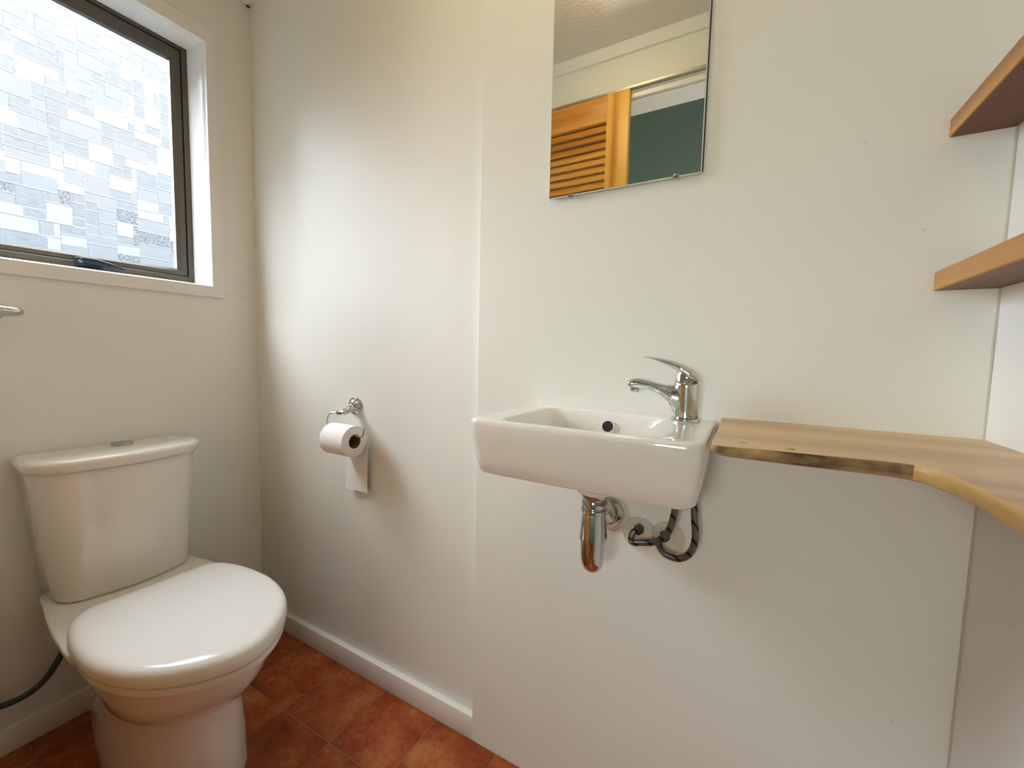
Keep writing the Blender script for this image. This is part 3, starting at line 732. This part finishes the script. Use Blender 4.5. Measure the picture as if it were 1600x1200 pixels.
hose('flexible_hose', [(1.533, -.078, .8285), (1.5345, -.080, .79), (1.538, -.080, .75), (1.5405, -.080, .72), (1.536, -.080, .695), (1.526, -.078, .679), (1.512, -.074, .670), (1.498, -.068, .667), (1.486, -.062, .668), (1.477, -.056, .674), (1.4735, -.051, .681), (1.476, -.047, .688), (1.480, -.040, .690)],
     (1.4810, y0, .690), 'braided hose looping low on the right to the right wall plate')

# ================================================================== COUNTER
top = .9376
# outline (x, y), height of the vertical edge, underside bevel; the waney leg is thin at its lip
raw = [(1.5690, -.19, .013, .004), (1.5680, -.245, .012, .004), (1.5674, -.275, .012, .004), (1.5688, -.2915, .0115, .004), (1.5740, -.3010, .011, .004), (1.584, -.3035, .0125, .004), (1.602, -.3015, .0135, .004), (1.64, -.2945, .0148, .004), (1.68, -.2905, .0158, .004),
       (1.715, -.2865, .0162, .004), (1.740, -.2835, .0168, .004), (1.757, -.2825, .0172, .004), (1.769, -.2855, .0176, .004), (1.7780, -.2935, .0180, .004), (1.7840, -.306, .0190, .003), (1.7885, -.325, .0185, .005), (1.7905, -.355, .0185, .004), (1.7935, -.42, .0188, .003), (1.7925, -.50, .0188, .003), (1.793, -.62, .0188, .003), (1.793, -.80, .0188, .003)]
out = []
for i in range(1, len(raw)-2):
    for k in range(3):
        t = k/3; a, b, c, d = (Vector(q) for q in raw[i-1:i+3])
        out.append(tuple(.5*((2*b) + (c-a)*t + (2*a-5*b+4*c-d)*t*t + (3*b-a-3*c+d)*t**3)))
out = [(1.5700, -PN, .013, .0), (1.5692, -.10, .013, .0), raw[0]] + out + [raw[-2], raw[-1], (RW, -.80, .0188, .0), (RW, -PN, .0205, .0)]
K = len(out)
def cring2(kind, off_=0.0):
    res = []
    for k, (x, y, hv, bv) in enumerate(out):
        a = Vector(out[k-1][:2]); b = Vector(out[(k+1) % K][:2])
        tv = (b-a).normalized(); nr = Vector((-tv.y, tv.x))     # points inwards
        edge_ = 0 < k < K-2
        wob = .0006*math.sin(k*1.7) + .0005*math.sin(k*4.1)
        if kind == 'top': o_, z = off_, top
        elif kind == 'side': o_, z = off_ + wob*.5, top - .0028
        elif kind == 'mid': o_, z = off_ + wob, top - hv*.55
        elif kind == 'lip': o_, z = .0008 + wob, top - hv + .0015
        elif kind == 'lip2': o_, z = .0030, top - hv
        else: o_, z = bv + .003, top - hv - .0012
        q = Vector((x, y)) + (nr*o_ if edge_ else Vector((0, 0)))
        res.append(Vector((q.x, q.y, z)))
    return res
bm = bmesh.new()
zb = top-.020
# sides (two edge materials), then top and underside
rs = [cring2('top', .0026), cring2('top', .0022), cring2('side', .0), cring2('mid', -.0004), cring2('lip'), cring2('lip2'), cring2('under')]
for v_ in rs[1]: v_.z = top - .0004
vr = [[bm.verts.new(p) for p in r] for r in rs]
for q, (a, b) in enumerate(zip(vr, vr[1:])):
    for i in range(K):
        j = (i+1) % K; f = bm.faces.new((a[i], a[j], b[j], b[i]))
        px = (out[i][0]+out[j][0])/2; py = (out[i][1]+out[j][1])/2
        f.material_index = 0 if (q < 1 or i < 1 or i > K-4) else (1 if (px < 1.768 and py > -.31) else 2)
        if q in (0,): f.material_index = 0
from mathutils.geometry import tessellate_polygon
for ring_ in (vr[0], vr[-1]):
    for tri in tessellate_polygon([[Vector((v_.co.x, v_.co.y, 0)) for v_ in ring_]]):
        bm.faces.new([ring_[i] for i in tri])
cnt = obj('corner_counter', bm, ['counter', 'counter_dark', 'counter_light'], angle=40)
tag(cnt, 'L-shaped waney edged timber counter beside the basin wrapping the right corner', 'counter')

# ================================================================== SHELVES
def shelf(z0, z1, x, label):
    bm = bmesh.new(); bmesh.ops.create_cube(bm, size=1)
    for v in bm.verts:
        v.co = Vector((x + (RW-x)*(v.co.x+.5), -.86 + (.86-PN)*(v.co.y+.5), z0 + (z1-z0)*(v.co.z+.5)))
    for f in bm.faces:
        n = f.normal if f.normal.length else f.calc_center_median()
    bm.normal_update()
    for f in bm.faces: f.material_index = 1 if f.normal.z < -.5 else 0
    bmesh.ops.bevel(bm, geom=bm.edges[:], offset=.0012, segments=2, affect='EDGES')
    return tag(obj('wall_shelf', bm, ['shelf', 'shelf_shade'], angle=40), label, 'shelf', 'narrow timber shelves on the right wall')
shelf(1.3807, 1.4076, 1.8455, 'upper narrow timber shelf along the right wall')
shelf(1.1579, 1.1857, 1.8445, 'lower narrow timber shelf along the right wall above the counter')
